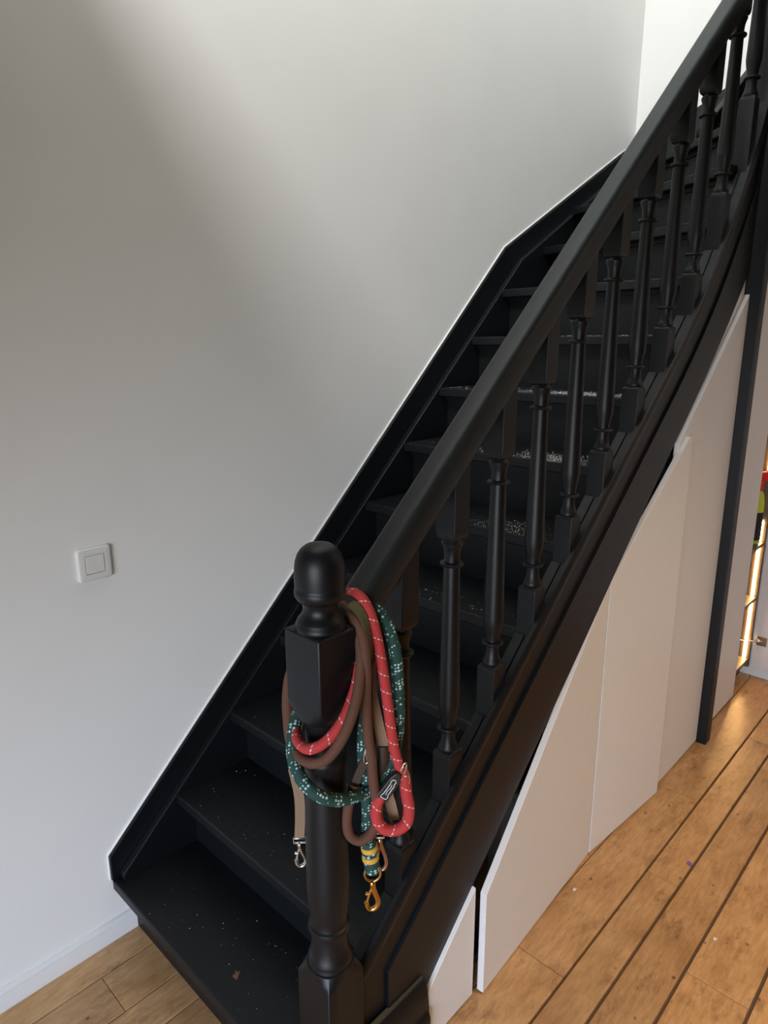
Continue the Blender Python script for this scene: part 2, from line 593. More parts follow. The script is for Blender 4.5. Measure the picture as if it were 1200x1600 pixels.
# outer stringer: core board, lip moulding, raised fascia
lipc = cr([(0.762, 0, 0.371), (1.2, 0, 0.765), (1.6, 0, 1.125), (2.0, 0, 1.478), (2.15, 0, 1.615), (2.30, 0, 1.768), (2.42, 0, 1.915), (2.55, 0, 2.105), (2.66, 0, 2.29), (2.716, 0, 2.42)], 6)
lip = [(p.x, p.z) for p in lipc]
botc = cr([(0.97, 0, 0.150), (1.6, 0, 0.753), (2.1, 0, 1.232), (2.25, 0, 1.368), (2.40, 0, 1.513), (2.56, 0, 1.680), (2.716, 0, 1.862)], 6)
bot = [(p.x, p.z) for p in botc]


def interp(line, x):
    for (x0, z0), (x1, z1) in zip(line, line[1:]):
        if x0 <= x <= x1:
            return z0 + (z1 - z0) * (x - x0) / (x1 - x0)
    (x0, z0), (x1, z1) = (line[0], line[1]) if x < line[0][0] else (line[-2], line[-1])
    return z0 + (z1 - z0) * (x - x0) / (x1 - x0)


def offs(line, d):
    out = []
    for i, p in enumerate(line):
        a, b = line[max(i - 1, 0)], line[min(i + 1, len(line) - 1)]
        t = Vector((b[0] - a[0], b[1] - a[1])).normalized()
        out.append((p[0] + t.y * d, p[1] - t.x * d))
    return out


core = [(x, z - 0.020 - max(0, 0.040 * (2.0 - x) / 1.1)) for x, z in lip]
MB().prism(core + bot[::-1] + [(0.97, 0.002), (0.762, 0.002)], t0=0.815, t1=0.862).build('outer_stringer', M_paint, stair, smooth=25)
# lip: swept moulding with a rounded nose on the room side
prof = [(-0.0125, -0.066), (-0.005, -0.066), (-0.003, -0.052), (0.002, -0.043), (0.006, -0.039), (0.0095, -0.035), (0.0128, -0.028), (0.0140, -0.019), (0.0128, -0.009), (0.0100, -0.003), (0.0080, 0.0), (-0.0022, 0.0), (-0.0022, -0.030), (-0.0125, -0.030)]
lippts = [Vector((x, 0.8135, z)) for x, z in lip]
MB().sweep(lippts, prof, up=(0, 0, 1)).build('lip_moulding', M_paint, stair, smooth=40)
# flat band behind it, down to the fascia
band = offs(lip, 0.030)
band2 = offs(lip, 0.112)
band = [(max(x, 0.762), z) if i else (0.764, z) for i, (x, z) in enumerate(band)]
band2 = [q for q in band2 if 0.856 < q[0] < 2.714]
fas_top = [(0.856, interp(band2, 0.856))] + band2
# raised fascia with a bevelled border
lowb = [q for q in bot if q[0] > 0.97]
f_out = fas_top + [(2.715, 1.87)] + lowb[::-1][1:] + [(0.975, 0.158), (0.975, 0.05), (0.856, 0.05)]
MB().prism(f_out, t0=0.8062, t1=0.8155).build('fascia_board', M_paint, stair, bevel=0.005, segs=1)
# moulded skirting block at the foot of the stringer
sb = [(0.0, 0.0), (0.034, 0.0), (0.034, 0.105), (0.030, 0.118), (0.026, 0.122), (0.026, 0.165), (0.022, 0.190), (0.014, 0.205), (0.0, 0.212)]
MB().prism(sb, (0.764, 0.8125, 0.001), (0, -1, 0), (0, 0, 1), (1, 0, 0), 0, 0.205).build('skirting_block', M_paint, stair, bevel=0.003, smooth=30)


def rail_z(x):
    return interp(rail_line, x)


rail_line = [(0.74, 1.083), (2.38, 2.573), (2.46, 2.662), (2.54, 2.772), (2.62, 2.905), (2.70, 3.060)]
BX = [0.930, 1.090, 1.253, 1.418, 1.580, 1.745, 1.920, 2.100, 2.275, 2.450, 2.620]
BT = [0.929 * x - 0.286 for x in BX[:9]] + [2.082, 2.395]


def fillet_z(x):
    return interp(lip, x) - 0.012 - max(0.0, 0.040 * (2.0 - x) / 1.1)


# infill strips between the balusters, in two slips with a groove between them
edges = [0.775] + BX + [2.712]
for k in range(len(edges) - 1):
    a = edges[k] + (0.026 if k else 0)
    b = edges[k + 1] - (0.026 if k < len(edges) - 2 else 0)
    if b - a < 0.01:
        continue
    n = 5
    xs = [a + (b - a) * t / n for t in range(n + 1)]
    tp = [(x, fillet_z(x)) for x in xs]
    poly = tp + [(x, z - 0.035) for x, z in tp[::-1]]
    MB().prism(poly, t0=0.8165, t1=0.8355).build('infill_strip', M_paint, stair, bevel=0.0012)
    MB().prism(poly, t0=0.8385, t1=0.866).build('infill_strip', M_paint, stair, bevel=0.0012)

HB = 0.0246
SP = 0.492


def block(bm_, cx, cy, z0, z1, h, soft_top=False, soft_bot=False):
    """square block whose turned end is rounded like a lamb's tongue"""
    zs = []
    if soft_bot:
        zs += [(0.62, z0), (0.86, z0 + 0.004), (0.97, z0 + 0.011), (1.0, z0 + 0.020)]
    else:
        zs += [(1.0, z0)]
    if soft_top:
        zs += [(1.0, z1 - 0.014), (0.97, z1 - 0.007), (0.86, z1 - 0.002), (0.62, z1)]
    else:
        zs += [(1.0, z1)]
    bm = bm_.bm
    rings = []
    for s, z in zs:
        rings.append([bm.verts.new((cx + sx * h * s, cy + sy * h * s, z)) for sx, sy in ((-1, -1), (1, -1), (1, 1), (-1, 1))])
    for p, q in zip(rings, rings[1:]):
        for i in range(4):
            bm.faces.new((p[i], p[(i + 1) % 4], q[(i + 1) % 4], q[i]))
    bm.faces.new(rings[0][::-1])
    bm.faces.new(rings[-1])


spin = [(0.0200, -0.004), (0.0235, 0.002), (0.0235, 0.006), (0.0215, 0.011), (0.0185, 0.019), (0.0165, 0.030), (0.0160, 0.044), (0.0165, 0.049), (0.0245, 0.050), (0.0262, 0.0535), (0.0245, 0.057), (0.0168, 0.058),
        (0.0168, 0.064), (0.0195, 0.080), (0.0225, 0.096), (0.0240, 0.108), (0.0240, 0.120), (0.0230, 0.16), (0.0210, 0.25), (0.0190, 0.34), (0.0176, 0.425), (0.0174, 0.435), (0.0245, 0.4365), (0.0262, 0.440), (0.0245, 0.4435), (0.0168, 0.445),
        (0.0168, 0.457), (0.0180, 0.468), (0.0205, 0.476), (0.0225, 0.481), (0.0235, 0.486), (0.0215, 0.490), (0.0180, 0.497)]
spin_me = None
for x, zt in zip(BX, BT):
    if spin_me is None:
        o = MB().lathe(spin, (0, 0, 0), 20).build('baluster', M_paint, stair, smooth=35)
        spin_me = o.data
    else:
        o = bpy.data.objects.new('baluster', spin_me)
        COL.objects.link(o)
        o.parent = stair
        o.matrix_parent_inverse = Matrix.Translation(-stair.location)
    o.location = (x, 0.84, zt)
    for nm, za, zb, st in (('lower_block', fillet_z(x) - 0.055, zt, True), ('upper_block', zt + SP, max(rail_z(x), zt + SP + 0.05), False)):
        q = MB()
        block(q, 0, 0, za - zt, zb - zt, HB, soft_top=st, soft_bot=not st)
        ob = q.build(nm, M_paint, None, bevel=0.0012)
        ob.parent = o
# handrail
hp = []
for i in range(40):
    t = 2 * math.pi * i / 40
    c, s = math.cos(t), math.sin(t)
    hp.append((0.032 * math.copysign(abs(c) ** 0.62, c), 0.036 * math.copysign(abs(s) ** (0.55 if s > 0 else 0.85), s)))
hpts = [Vector((0.752, 0.84, 1.094)), Vector((1.2, 0.84, 1.501)), Vector((1.8, 0.84, 2.046)), Vector((2.3, 0.84, 2.5003)), Vector((2.38, 0.84, 2.573)), Vector((2.46, 0.84, 2.662)), Vector((2.54, 0.84, 2.772)), Vector((2.62, 0.84, 2.905)), Vector((2.70, 0.84, 3.06)), Vector((2.73, 0.84, 3.13))]
MB().sweep(hpts, hp, up=(0, 0, 1)).build('handrail', M_rail, stair, smooth=40)

# foot newel
NX, NY = 0.717, 0.835
np_ = [(0.030, 0.405), (0.0445, 0.410), (0.0458, 0.416), (0.0450, 0.422), (0.0432, 0.425), (0.0418, 0.427), (0.0432, 0.430), (0.0445, 0.435), (0.0442, 0.440), (0.0425, 0.444), (0.0432, 0.447), (0.0430, 0.452), (0.0405, 0.458), (0.0378, 0.466), (0.0360, 0.478), (0.0352, 0.492), (0.0350, 0.506), (0.0358, 0.510), (0.0400, 0.512),
       (0.0416, 0.518), (0.0402, 0.525), (0.0364, 0.528), (0.0352, 0.534), (0.0368, 0.548), (0.0395, 0.570), (0.0413, 0.598), (0.0418, 0.628), (0.0412, 0.66), (0.0400, 0.72), (0.0388, 0.78), (0.0375, 0.83), (0.0366, 0.868), (0.0360, 0.872), (0.0362, 0.876),
       (0.0400, 0.879), (0.0412, 0.887), (0.0405, 0.894), (0.0370, 0.899), (0.0345, 0.906), (0.0335, 0.92), (0.0338, 0.945), (0.0352, 0.965), (0.0375, 0.976), (0.0382, 0.980), (0.0378, 0.990), (0.0300, 1.006)]
newel = MB().lathe(np_, (NX, NY, 0), 40).build('newel_post', M_paint, stair, smooth=40)


def nblock(z0, z1, h, ch_bot, ch_top):
    """square newel block with chamfered, rounded-in corners at the turned ends"""
    q = MB()
    bm = q.bm
    rings = []

    def ring(z, s, rnd):
        out = []
        for k in range(32):
            t = math.pi / 4 * (k / 4) + math.pi / 4
            c, s_ = math.cos(t), math.sin(t)
            sq = h / max(abs(c), abs(s_))
            rad = min(sq, rnd)
            out.append(bm.verts.new((NX + c * rad * s, NY + s_ * rad * s, z)))
        return out
    hd = h * 1.41421
    L = []
    if ch_bot:
        L += [(z0, 1, h * 0.80), (z0 + 0.005, 1, h * 0.98), (z0 + 0.012, 1, h * 1.10), (z0 + 0.022, 1, h * 1.24), (z0 + 0.032, 1, h * 1.35), (z0 + 0.040, 1, hd)]
    else:
        L += [(z0, 1, hd)]
    if ch_top:
        L += [(z1 - 0.026, 1, hd), (z1 - 0.013, 1, h * 1.2), (z1, 1, h * 1.02)]
    else:
        L += [(z1, 1, hd)]
    rings = [ring(*a) for a in L]
    for a, b in zip(rings, rings[1:]):
        for i in range(32):
            bm.faces.new((a[i], a[(i + 1) % 32], b[(i + 1) % 32], b[i]))
    bm.faces.new(rings[0][::-1])
    bm.faces.new(rings[-1])
    return q


nblock(0.001, 0.436, 0.0462, False, True).build('base_block', M_paint, newel, bevel=0.0015, smooth=28)
nblock(0.968, 1.142, 0.0452, True, False).build('upper_block', M_paint, newel, bevel=0.003, smooth=28)
fin = [(0.030, 1.138), (0.0440, 1.140), (0.0452, 1.145), (0.0445, 1.150), (0.0425, 1.153), (0.0420, 1.156), (0.0400, 1.160), (0.0345, 1.166), (0.0310, 1.173), (0.0300, 1.180), (0.0312, 1.186), (0.0330, 1.189), (0.0335, 1.192), (0.0400, 1.196), (0.0440, 1.203), (0.0448, 1.209),
       (0.0442, 1.214), (0.0430, 1.216), (0.0432, 1.220), (0.0438, 1.236), (0.0434, 1.250), (0.0415, 1.263), (0.0375, 1.275), (0.0315, 1.284), (0.0230, 1.2905), (0.0120, 1.2940), (0.0, 1.2950)]
MB().lathe(fin, (NX, NY, 0), 48).build('finial', M_paint, newel, smooth=50)

# square post that carries the turn of the stair
post = MB().box(2.717, 2.768, 0.757, 0.868, 0.0, 3.3).build('support_post', M_paint, bevel=0.003)
tag(post, 'dark square floor post standing between white cupboard panels below the stair turn', 'post')

# inner stringer of the upper flight, beyond the post
MB().prism([(0.76, 2.60), (-0.9, 4.0), (-0.9, 3.55), (0.76, 2.22)], (0, 0, 0), (0, 1, 0), (0, 0, 1), (1, 0, 0), 2.735, 2.765).build('outer_stringer', M_paint, stair)

# ---------------------------------------------------------------- under-stair cupboard
cup = thing('understair_cupboard', 'built-in white cupboard with slanted doors filling the triangle under the black stairs', 'cupboard', (1.8, 0.84, 0))


def panel(name, poly, p0, p1, thick, parent, mat=M_door, bevel=0.0012):
    """flat board: outline (distance along p0->p1, height), front face on the line p0-p1, thickness going back"""
    u = Vector((p1[0] - p0[0], p1[1] - p0[1], 0)).normalized()
    n = Vector((-u.y, u.x, 0))
    return MB().prism(poly, (p0[0], p0[1], 0), u, (0, 0, 1), n, 0, thick).build(name, mat, parent, bevel=bevel)


lab(panel('door', [(0.982, 0.004), (1.156, 0.004), (1.156, 0.328), (0.975, 0.156), (0.982, 0.13)], (0, 0.7955), (1, 0.7955), 0.017, cup), 'small closed triangular white door at the foot of the stairs')
lab(panel('door', [(0.012, 0.006), (0.650, 0.006), (0.650, 0.945), (0.012, 0.304)], (1.163, 0.776), (1.808, 0.814), 0.018, cup), 'white door with slanted top standing ajar next to the small triangular door')
lab(panel('door', [(0.003, 0.006), (0.462, 0.006), (0.448, 1.325), (0.430, 1.325), (0.003, 0.938)], (1.813, 0.8135), (2.262, 0.779), 0.018, cup), 'taller white door standing ajar toward the floor post')
dp = [(2.225, 0.010), (2.714, 0.010), (2.714, 1.80)] + [(x, z) for x, z in bot[::-1] if 2.20 < x < 2.70] + [(2.19, 1.315)]
lab(panel('door', [(2.225, 0.010), (2.714, 0.010), (2.714, 1.782), (2.56, 1.640), (2.40, 1.494), (2.25, 1.358), (2.192, 1.306), (2.192, 1.0), (2.225, 1.0)], (0, 0.7950), (1, 0.7950), 0.017, cup), 'tall closed white panel beside the floor post')
panel('filler_strip', [(2.26, 1.0), (2.714, 1.0), (2.714, 1.858), (2.56, 1.678), (2.40, 1.511), (2.26, 1.374)], (0, 0.8135), (1, 0.8135), 0.011, cup)
# frame inside: plinth, jambs, dark back
MB().box(0.98, 2.71, 0.845, 0.862, 0.0, 0.03).build('plinth', M_carc, cup)
MB().box(1.175, 1.20, 0.832, 0.90, 0.0, 0.32).build('jamb', M_carc, cup)
MB().box(1.795, 1.83, 0.838, 0.90, 0.0, 0.90).build('jamb', M_carc, cup)
MB().box(2.205, 2.24, 0.838, 0.90, 0.0, 1.30).build('jamb', M_carc, cup)
for z in (0.22, 0.70):      # concealed hinges of the two doors on their shared jamb
    MB().box(1.780, 1.793, 0.833, 0.86, z, z + 0.05).build('hinge', M_steel, cup, bevel=0.002)

# jar standing in the dark cupboard, seen through the gap
jar = thing('storage_jar', 'dim glass jar standing inside the dark understair cupboard', 'jar', (1.52, 0.95, 0.0))
MB().lathe([(0.045, 0.0), (0.05, 0.01), (0.05, 0.30), (0.035, 0.34)], (1.52, 0.95, 0.002), 20).build('jar_body', M_glass, jar, smooth=40)
MB().lathe([(0.038, 0.338), (0.038, 0.37)], (1.52, 0.95, 0.002), 20).build('lid', M_jarlid, jar, smooth=40)

# ---------------------------------------------------------------- lit shelf cabinet beyond the post
cab = thing('shelf_cabinet', 'tall white cabinet with a warm light strip and an open door past the floor post', 'cabinet', (3.1, 0.9, 0))
CX0, CX1 = 2.78, 3.478
lab(panel('front_panel', [(2.772, 0.012), (3.205, 0.012), (3.205, 1.98), (2.772, 1.98)], (0, 0.802), (1, 0.802), 0.018, cab), 'plain white front panel next to the floor post')
MB().box(3.20, 3.218, 0.822, 1.18, 0.05, 1.96).build('side_panel', M_shelfwood, cab, bevel=0.001)
MB().box(3.478, 3.496, 0.822, 1.18, 0.05, 1.96).build('side_panel', M_shelfwood, cab, bevel=0.001)
MB().box(3.218, 3.478, 1.165, 1.18, 0.05, 1.96).build('back_panel', M_shelfwood, cab)
MB().box(3.218, 3.478, 0.822, 1.165, 1.942, 1.96).build('top_panel', M_shelfwood, cab, bevel=0.001)
MB().box(3.20, 3.496, 0.86, 0.88, 0.0, 0.05).build('plinth', M_carc, cab)
for z in (0.082, 0.405, 0.68):
    MB().box(3.2185, 3.4775, 0.824, 1.164, z, z + 0.016).build('shelf', M_shelfwood, cab, bevel=0.001)
for za, zb in ((0.100, 0.403), (0.423, 0.678), (0.698, 0.80), (1.04, 1.20)):
    MB().box(3.4735, 3.4778, 0.838, 0.850, za, zb).build('light_strip', M_led, cab, bevel=0.001)
door = MB().box(3.489, 3.507, 0.44, 0.817, 0.05, 2.16).build('door', M_door, cab, bevel=0.001)
lab(door, 'white cabinet door standing open')
MB().box(3.4835, 3.4895, 0.755, 0.800, 0.175, 0.222).build('hinge_plate', M_steel, door, bevel=0.002)
MB().sweep(cr([(3.485, 0.778, 0.197), (3.47, 0.80, 0.198), (3.45, 0.86, 0.195), (3.44, 0.90, 0.193)], 5), radius=0.0055, seg=8).build('hinge_arm', M_steel, door, smooth=50)

# things on its shelves
jr = thing('glass_jar', 'glass jar with a green lid on the lit shelf beside the open cabinet door', 'jar', (3.350, 0.870, 0.697))
MB().lathe([(0.024, 0), (0.029, 0.003), (0.030, 0.010), (0.030, 0.012), (0.027, 0.018)], (3.350, 0.870, 0.697), 20).build('jar_body', M_glass, jr, smooth=40)
MB().lathe([(0.029, 0.016), (0.031, 0.019), (0.031, 0.036), (0.028, 0.039)], (3.350, 0.870, 0.697), 20).build('lid', M_jarlid, jr, smooth=40)
bt = thing('spray_bottle', 'grey plastic bottle on the lit shelf behind the green lidded jar', 'bottle', (3.385, 0.935, 0.697))
MB().lathe([(0.030, 0), (0.034, 0.005), (0.034, 0.18), (0.028, 0.215), (0.014, 0.235)], (3.385, 0.935, 0.697), 20).build('bottle_body', M_bottle, bt, smooth=40)
MB().lathe([(0.016, 0.233), (0.016, 0.26)], (3.385, 0.935, 0.697), 16).build('cap', M_bottle, bt, smooth=40)
tb = thing('cleaning_bottle', 'lime yellow bottle with a big red spray head on the lit shelf', 'bottle', (3.425, 0.868, 0.697))
TB = (3.425, 0.868, 0.697)
MB().lathe([(0.030, 0), (0.035, 0.006), (0.036, 0.16), (0.035, 0.20), (0.029, 0.235), (0.020, 0.255)], TB, 20).build('bottle_body', M_lime, tb, smooth=40)
MB().lathe([(0.0362, 0.02), (0.0366, 0.024), (0.0370, 0.150), (0.0362, 0.154)], TB, 20).build('dark_label', M_leather, tb, smooth=40)
MB().lathe([(0.021, 0.252), (0.023, 0.258), (0.023, 0.290), (0.014, 0.297)], TB, 16).build('collar', M_red_bag, tb, smooth=40)
MB().prism([(-0.050, 0.020), (-0.046, 0.040), (0.020, 0.046), (0.032, 0.030), (0.030, 0.002), (0.014, -0.004), (-0.006, -0.004), (-0.016, 0.010)], (TB[0], TB[1] - 0.013, TB[2] + 0.296), (0.8, -0.6, 0), (0, 0, 1), (0.6, 0.8, 0), 0, 0.026).build('spray_head', M_red_bag, tb, bevel=0.004)
MB().box(3.219, 3.477, 0.895, 1.164, 1.22, 1.236).build('shelf', M_shelfwood, cab, bevel=0.001)

# ---------------------------------------------------------------- light switch
sw = thing('light_switch', 'square ivory rocker light switch on the white wall', 'light switch', (0.667, WY, 1.09))


def rrect(w_, h_, r, n=5):
    out = []
    for cx, cz, a0 in ((w_ - r, h_ - r, 0), (-w_ + r, h_ - r, 90), (-w_ + r, -h_ + r, 180), (w_ - r, -h_ + r, 270)):
        for k in range(n + 1):
            t = math.radians(a0 + 90 * k / n)
            out.append((cx + r * math.cos(t), cz + r * math.sin(t)))
    return out


q = MB()
bm = q.bm
rings = []
for ins, d in ((0, 0.0), (0.0, 0.006), (0.003, 0.0095), (0.009, 0.011), (0.0185, 0.0105), (0.0185, 0.007)):
    hw = 0.0425 - ins
    rings.append([bm.verts.new((0.667 + a, WY - d, 1.090 + b)) for a, b in rrect(hw, hw, max(0.0085 - ins, 0.002))])
for a, b in zip(rings, rings[1:]):
    for i in range(len(a)):
        bm.faces.new((a[i], a[(i + 1) % len(a)], b[(i + 1) % len(a)], b[i]))
bm.faces.new(rings[-1])
q.build('switch_frame', M_switch, sw, smooth=30)
MB().prism(rrect(0.0226, 0.0226, 0.002), (0.667, WY, 1.090), (1, 0, 0), (0, 0, 1), (0, -1, 0), 0.007, 0.0115).build('rocker', M_switch, sw, bevel=0.001)

# ---------------------------------------------------------------- dog leashes over the newel
RED_MAIN = [(0.7997, 0.8812, 1.1525), (0.8011, 0.8527, 1.1772), (0.7988, 0.8203, 1.1789), (0.7967, 0.7943, 1.1562), (0.7967, 0.7757, 1.1093), (0.7993, 0.7629, 1.0382), (0.8011, 0.7538, 0.9776), (0.8051, 0.7466, 0.914), (0.8093, 0.7376, 0.8738), (0.815, 0.7269, 0.848), (0.8158, 0.7259, 0.8184)]
RED_LOOP = [(0.813, 0.741, 0.8637), (0.8172, 0.7288, 0.8419), (0.8159, 0.7228, 0.8131), (0.8154, 0.7158, 0.7843), (0.8086, 0.7159, 0.7579), (0.7937, 0.7295, 0.744), (0.7782, 0.7459, 0.7481), (0.7693, 0.7552, 0.7717), (0.7716, 0.7556, 0.7973), (0.7781, 0.7519, 0.8147)]
RED_WRAP = [(0.8064, 0.8751, 1.1267), (0.7908, 0.8349, 1.1116), (0.7711, 0.7984, 1.0923), (0.7568, 0.7844, 1.0592), (0.7353, 0.7774, 1.0234), (0.7039, 0.7724, 0.9896), (0.6773, 0.7813, 0.9623), (0.6592, 0.7992, 0.9468), (0.6608, 0.8288, 0.9378), (0.672, 0.8582, 0.94), (0.6936, 0.8858, 0.9511)]
BROWN_A = [(0.789, 0.8841, 1.1358), (0.7787, 0.8463, 1.1606), (0.7731, 0.8173, 1.1508), (0.7679, 0.7946, 1.1276), (0.7589, 0.7796, 1.0967), (0.7444, 0.7686, 1.0573), (0.7245, 0.76, 1.0199), (0.6997, 0.7586, 0.9789), (0.677, 0.7736, 0.9375), (0.6594, 0.7939, 0.9219), (0.6585, 0.8307, 0.9154), (0.6706, 0.8719, 0.9218), (0.6826, 0.8942, 0.9524), (0.6923, 0.9057, 0.9957), (0.7083, 0.9123, 1.0323), (0.7373, 0.9149, 1.0532)]
BROWN_B = [(0.7906, 0.8827, 1.1229), (0.7759, 0.8352, 1.1497), (0.7692, 0.8003, 1.1472), (0.7637, 0.7777, 1.1197), (0.7594, 0.7679, 1.064), (0.759, 0.7683, 1.0022), (0.761, 0.7664, 0.9388), (0.7648, 0.7626, 0.8934), (0.767, 0.7604, 0.8472), (0.7744, 0.7599, 0.8031), (0.7759, 0.7584, 0.7689), (0.7639, 0.7635, 0.7358), (0.7479, 0.7763, 0.7228), (0.7343, 0.7893, 0.7348), (0.7303, 0.793, 0.7654), (0.7356, 0.7908, 0.8057), (0.7448, 0.7862, 0.8394)]
BROWN_LEATHER = [(0.7457, 0.7853, 0.8433), (0.7528, 0.7772, 0.8702), (0.759, 0.7683, 0.8949)]
GREEN_MAIN = [(0.817, 0.8789, 1.1417), (0.8207, 0.8479, 1.163), (0.8251, 0.8224, 1.1585), (0.829, 0.797, 1.1395), (0.8336, 0.7776, 1.1064), (0.8363, 0.7674, 1.0608), (0.8365, 0.7627, 1.0047), (0.8358, 0.7604, 0.947), (0.8298, 0.7596, 0.9034), (0.8174, 0.7628, 0.8648), (0.8008, 0.7686, 0.8364), (0.7733, 0.7752, 0.819), (0.7365, 0.7762, 0.8235), (0.6984, 0.7773, 0.8358), (0.6689, 0.7858, 0.8527), (0.6523, 0.8048, 0.8711), (0.6503, 0.8308, 0.8914), (0.6597, 0.8551, 0.9151), (0.678, 0.8725, 0.944), (0.7008, 0.8865, 0.9646), (0.7224, 0.8948, 0.9877)]
GREEN_TAIL = [(0.8123, 0.8832, 1.1252), (0.8092, 0.845, 1.1407), (0.7989, 0.8132, 1.1156), (0.7909, 0.793, 1.0559), (0.7803, 0.7866, 0.9862), (0.7729, 0.7897, 0.9363), (0.7681, 0.7874, 0.8803), (0.771, 0.7846, 0.8196), (0.7732, 0.7825, 0.7645), (0.772, 0.7836, 0.7154), (0.776, 0.7796, 0.6723), (0.7784, 0.7772, 0.6389)]
GREEN_SPLICE = [(0.7728, 0.7828, 0.7054), (0.776, 0.7796, 0.6795), (0.7777, 0.778, 0.6578), (0.7793, 0.7764, 0.636)]
TAN_A = [(0.7879, 0.865, 1.1503), (0.7794, 0.8251, 1.1686), (0.7751, 0.7918, 1.1575), (0.7787, 0.7769, 1.121), (0.7917, 0.7808, 1.0661), (0.7894, 0.7775, 1.0115), (0.7902, 0.7738, 0.9678), (0.7942, 0.7683, 0.9293), (0.7998, 0.7625, 0.8896)]
TAN_KNOT = [(0.8025, 0.7698, 0.9024), (0.8024, 0.7699, 0.8716), (0.8011, 0.7755, 0.8357)]
TAN_END = [(0.81, 0.7807, 0.8355), (0.8115, 0.769, 0.799), (0.8129, 0.7588, 0.7714), (0.8156, 0.753, 0.7407)]
TAN_C = [(0.726, 0.9112, 0.9332), (0.7039, 0.9094, 0.8897), (0.6963, 0.9026, 0.8418), (0.7002, 0.8932, 0.7889), (0.6978, 0.8888, 0.7433), (0.6942, 0.8891, 0.6938)]
D_RING = (0.7792, 0.7764, 0.6272)
GOLD_SNAP_TOP = (0.7791, 0.7765, 0.6096)
GOLD_BOT = (0.7779, 0.7777, 0.5455)
SIL_TOP = (0.6942, 0.8891, 0.6938)
SIL_BOT = (0.6955, 0.888, 0.6322)
SIL2_TOP = (0.797, 0.7726, 0.6923)
SIL2_BOT = (0.7994, 0.7701, 0.6282)
BR_RING = (0.7564, 0.7639, 0.906)
RED_RING = (0.8066, 0.7257, 0.8622)
TAG_A = (0.7774, 0.7497, 0.8135)
TAG_B = (0.802, 0.7278, 0.8609)



def rope(name, pts, r, mat, parent, n=8, seg=14):
    return MB().sweep(cr(pts, n), radius=r, seg=seg).build(name, mat, parent, smooth=70)


def strap(name, pts, wid, th, ups, mat, parent, n=8):
    """flat webbing: UPS gives the face normal at each control point"""
    p = cr(pts, n)
    uu = cr(ups, n)
    h, t = wid / 2, th / 2
    return MB().sweep(p, [(-h, -t), (h, -t), (h, t), (-h, t)], up=[tuple(a) for a in uu]).build(name, mat, parent, bevel=0.0006, smooth=40)


def ring_pts(c, ax, up, r, r2=None, n=28, a0=0, a1=360):
    """points of an ellipse round c in the plane normal to ax"""
    ax = Vector(ax).normalized()
    up = Vector(up)
    up = (up - ax * up.dot(ax)).normalized()
    sd = ax.cross(up)
    full = abs(a1 - a0) >= 360
    m_ = n if full else n + 1
    return [Vector(c) + sd * (r * math.sin(math.radians(a0 + (a1 - a0) * k / n))) + up * ((r2 or r) * math.cos(math.radians(a0 + (a1 - a0) * k / n))) for k in range(m_)]


TO_CAM = Vector((-0.68, -0.73, 0.0)).normalized()
SIDE = Vector((0.73, -0.68, 0.0)).normalized()


def metal_ring(c, r, r2, mat, parent, ax=None, up=(0, 0, 1), w_=0.002, name='ring'):
    return MB().sweep(ring_pts(c, ax or TO_CAM, up, r, r2), radius=w_, seg=8, closed=True).build(name, mat, parent, smooth=60)


def snap_hook(top, bottom, mat, parent, scale=1.0, side=None):
    """trigger snap: swivel eye, barrel, curved hook, sprung gate with its thumb knob"""
    side = side or SIDE
    top, bottom = Vector(top), Vector(bottom)
    d = (bottom - top)
    L = d.length
    d.normalize()
    q_ = MB()
    q_.lathe([(0.0035 * scale, 0), (0.0055 * scale, 0.003), (0.0055 * scale, 0.010 * scale), (0.0035 * scale, 0.013 * scale)], top, 14, axis=d)
    a = top + d * 0.010 * scale
    hk = [a, a + d * 0.25 * L + side * 0.004 * scale, a + d * 0.45 * L + side * 0.0085 * scale, bottom - d * 0.20 * L + side * 0.010 * scale, bottom - d * 0.04 * L + side * 0.005 * scale,
          bottom - d * 0.01 * L - side * 0.002 * scale, bottom - d * 0.10 * L - side * 0.008 * scale, bottom - d * 0.26 * L - side * 0.0095 * scale]
    pts_ = cr(hk, 6)
    rad = [0.0050 * scale * (1.0 - 0.22 * i / len(pts_)) for i in range(len(pts_))]
    q_.sweep(pts_, radius=1.0, radii=rad, seg=10)
    hook = q_.build('snap_hook', mat, parent, smooth=60)
    gate = MB().sweep([a + d * 0.06 * L - side * 0.001, a + d * 0.30 * L - side * 0.005 * scale, bottom - d * 0.24 * L - side * 0.0095 * scale], radius=0.0026 * scale, seg=8)
    gate.lathe([(0.003 * scale, 0), (0.003 * scale, 0.006 * scale), (0.001, 0.007 * scale)], a + d * 0.28 * L - side * 0.005 * scale, 10, axis=-side)
    gate.build('gate', mat, hook, smooth=60)
    return hook


# red rope leash
lr = thing('dog_leash', 'red rope dog leash with pale tracer threads and a black leather tab, over the newel', 'leash', (0.80, 0.80, 1.17), 'dog leashes hanging on the newel post')
rope('rope', RED_MAIN, 0.0095, M_red_rope, lr)
rope('hand_loop', RED_LOOP, 0.0108, M_red_rope, lr)
rope('rope_wrap', RED_WRAP, 0.0095, M_red_rope, lr)
metal_ring((0.8075, 0.7250, 0.8620), 0.0045, 0.019, M_steel, lr, up=(0.25, -0.2, 1), w_=0.0016)
metal_ring((0.8120, 0.7210, 0.8540), 0.0060, 0.019, M_copper, lr, up=(-0.15, 0.15, 1), w_=0.0014)
A, B = Vector((0.7774, 0.7497, 0.8125)), Vector((0.8030, 0.7270, 0.8640))
tdir = (B - A).normalized()
tn = (TO_CAM - tdir * TO_CAM.dot(tdir)).normalized()
ts = tn.cross(tdir)
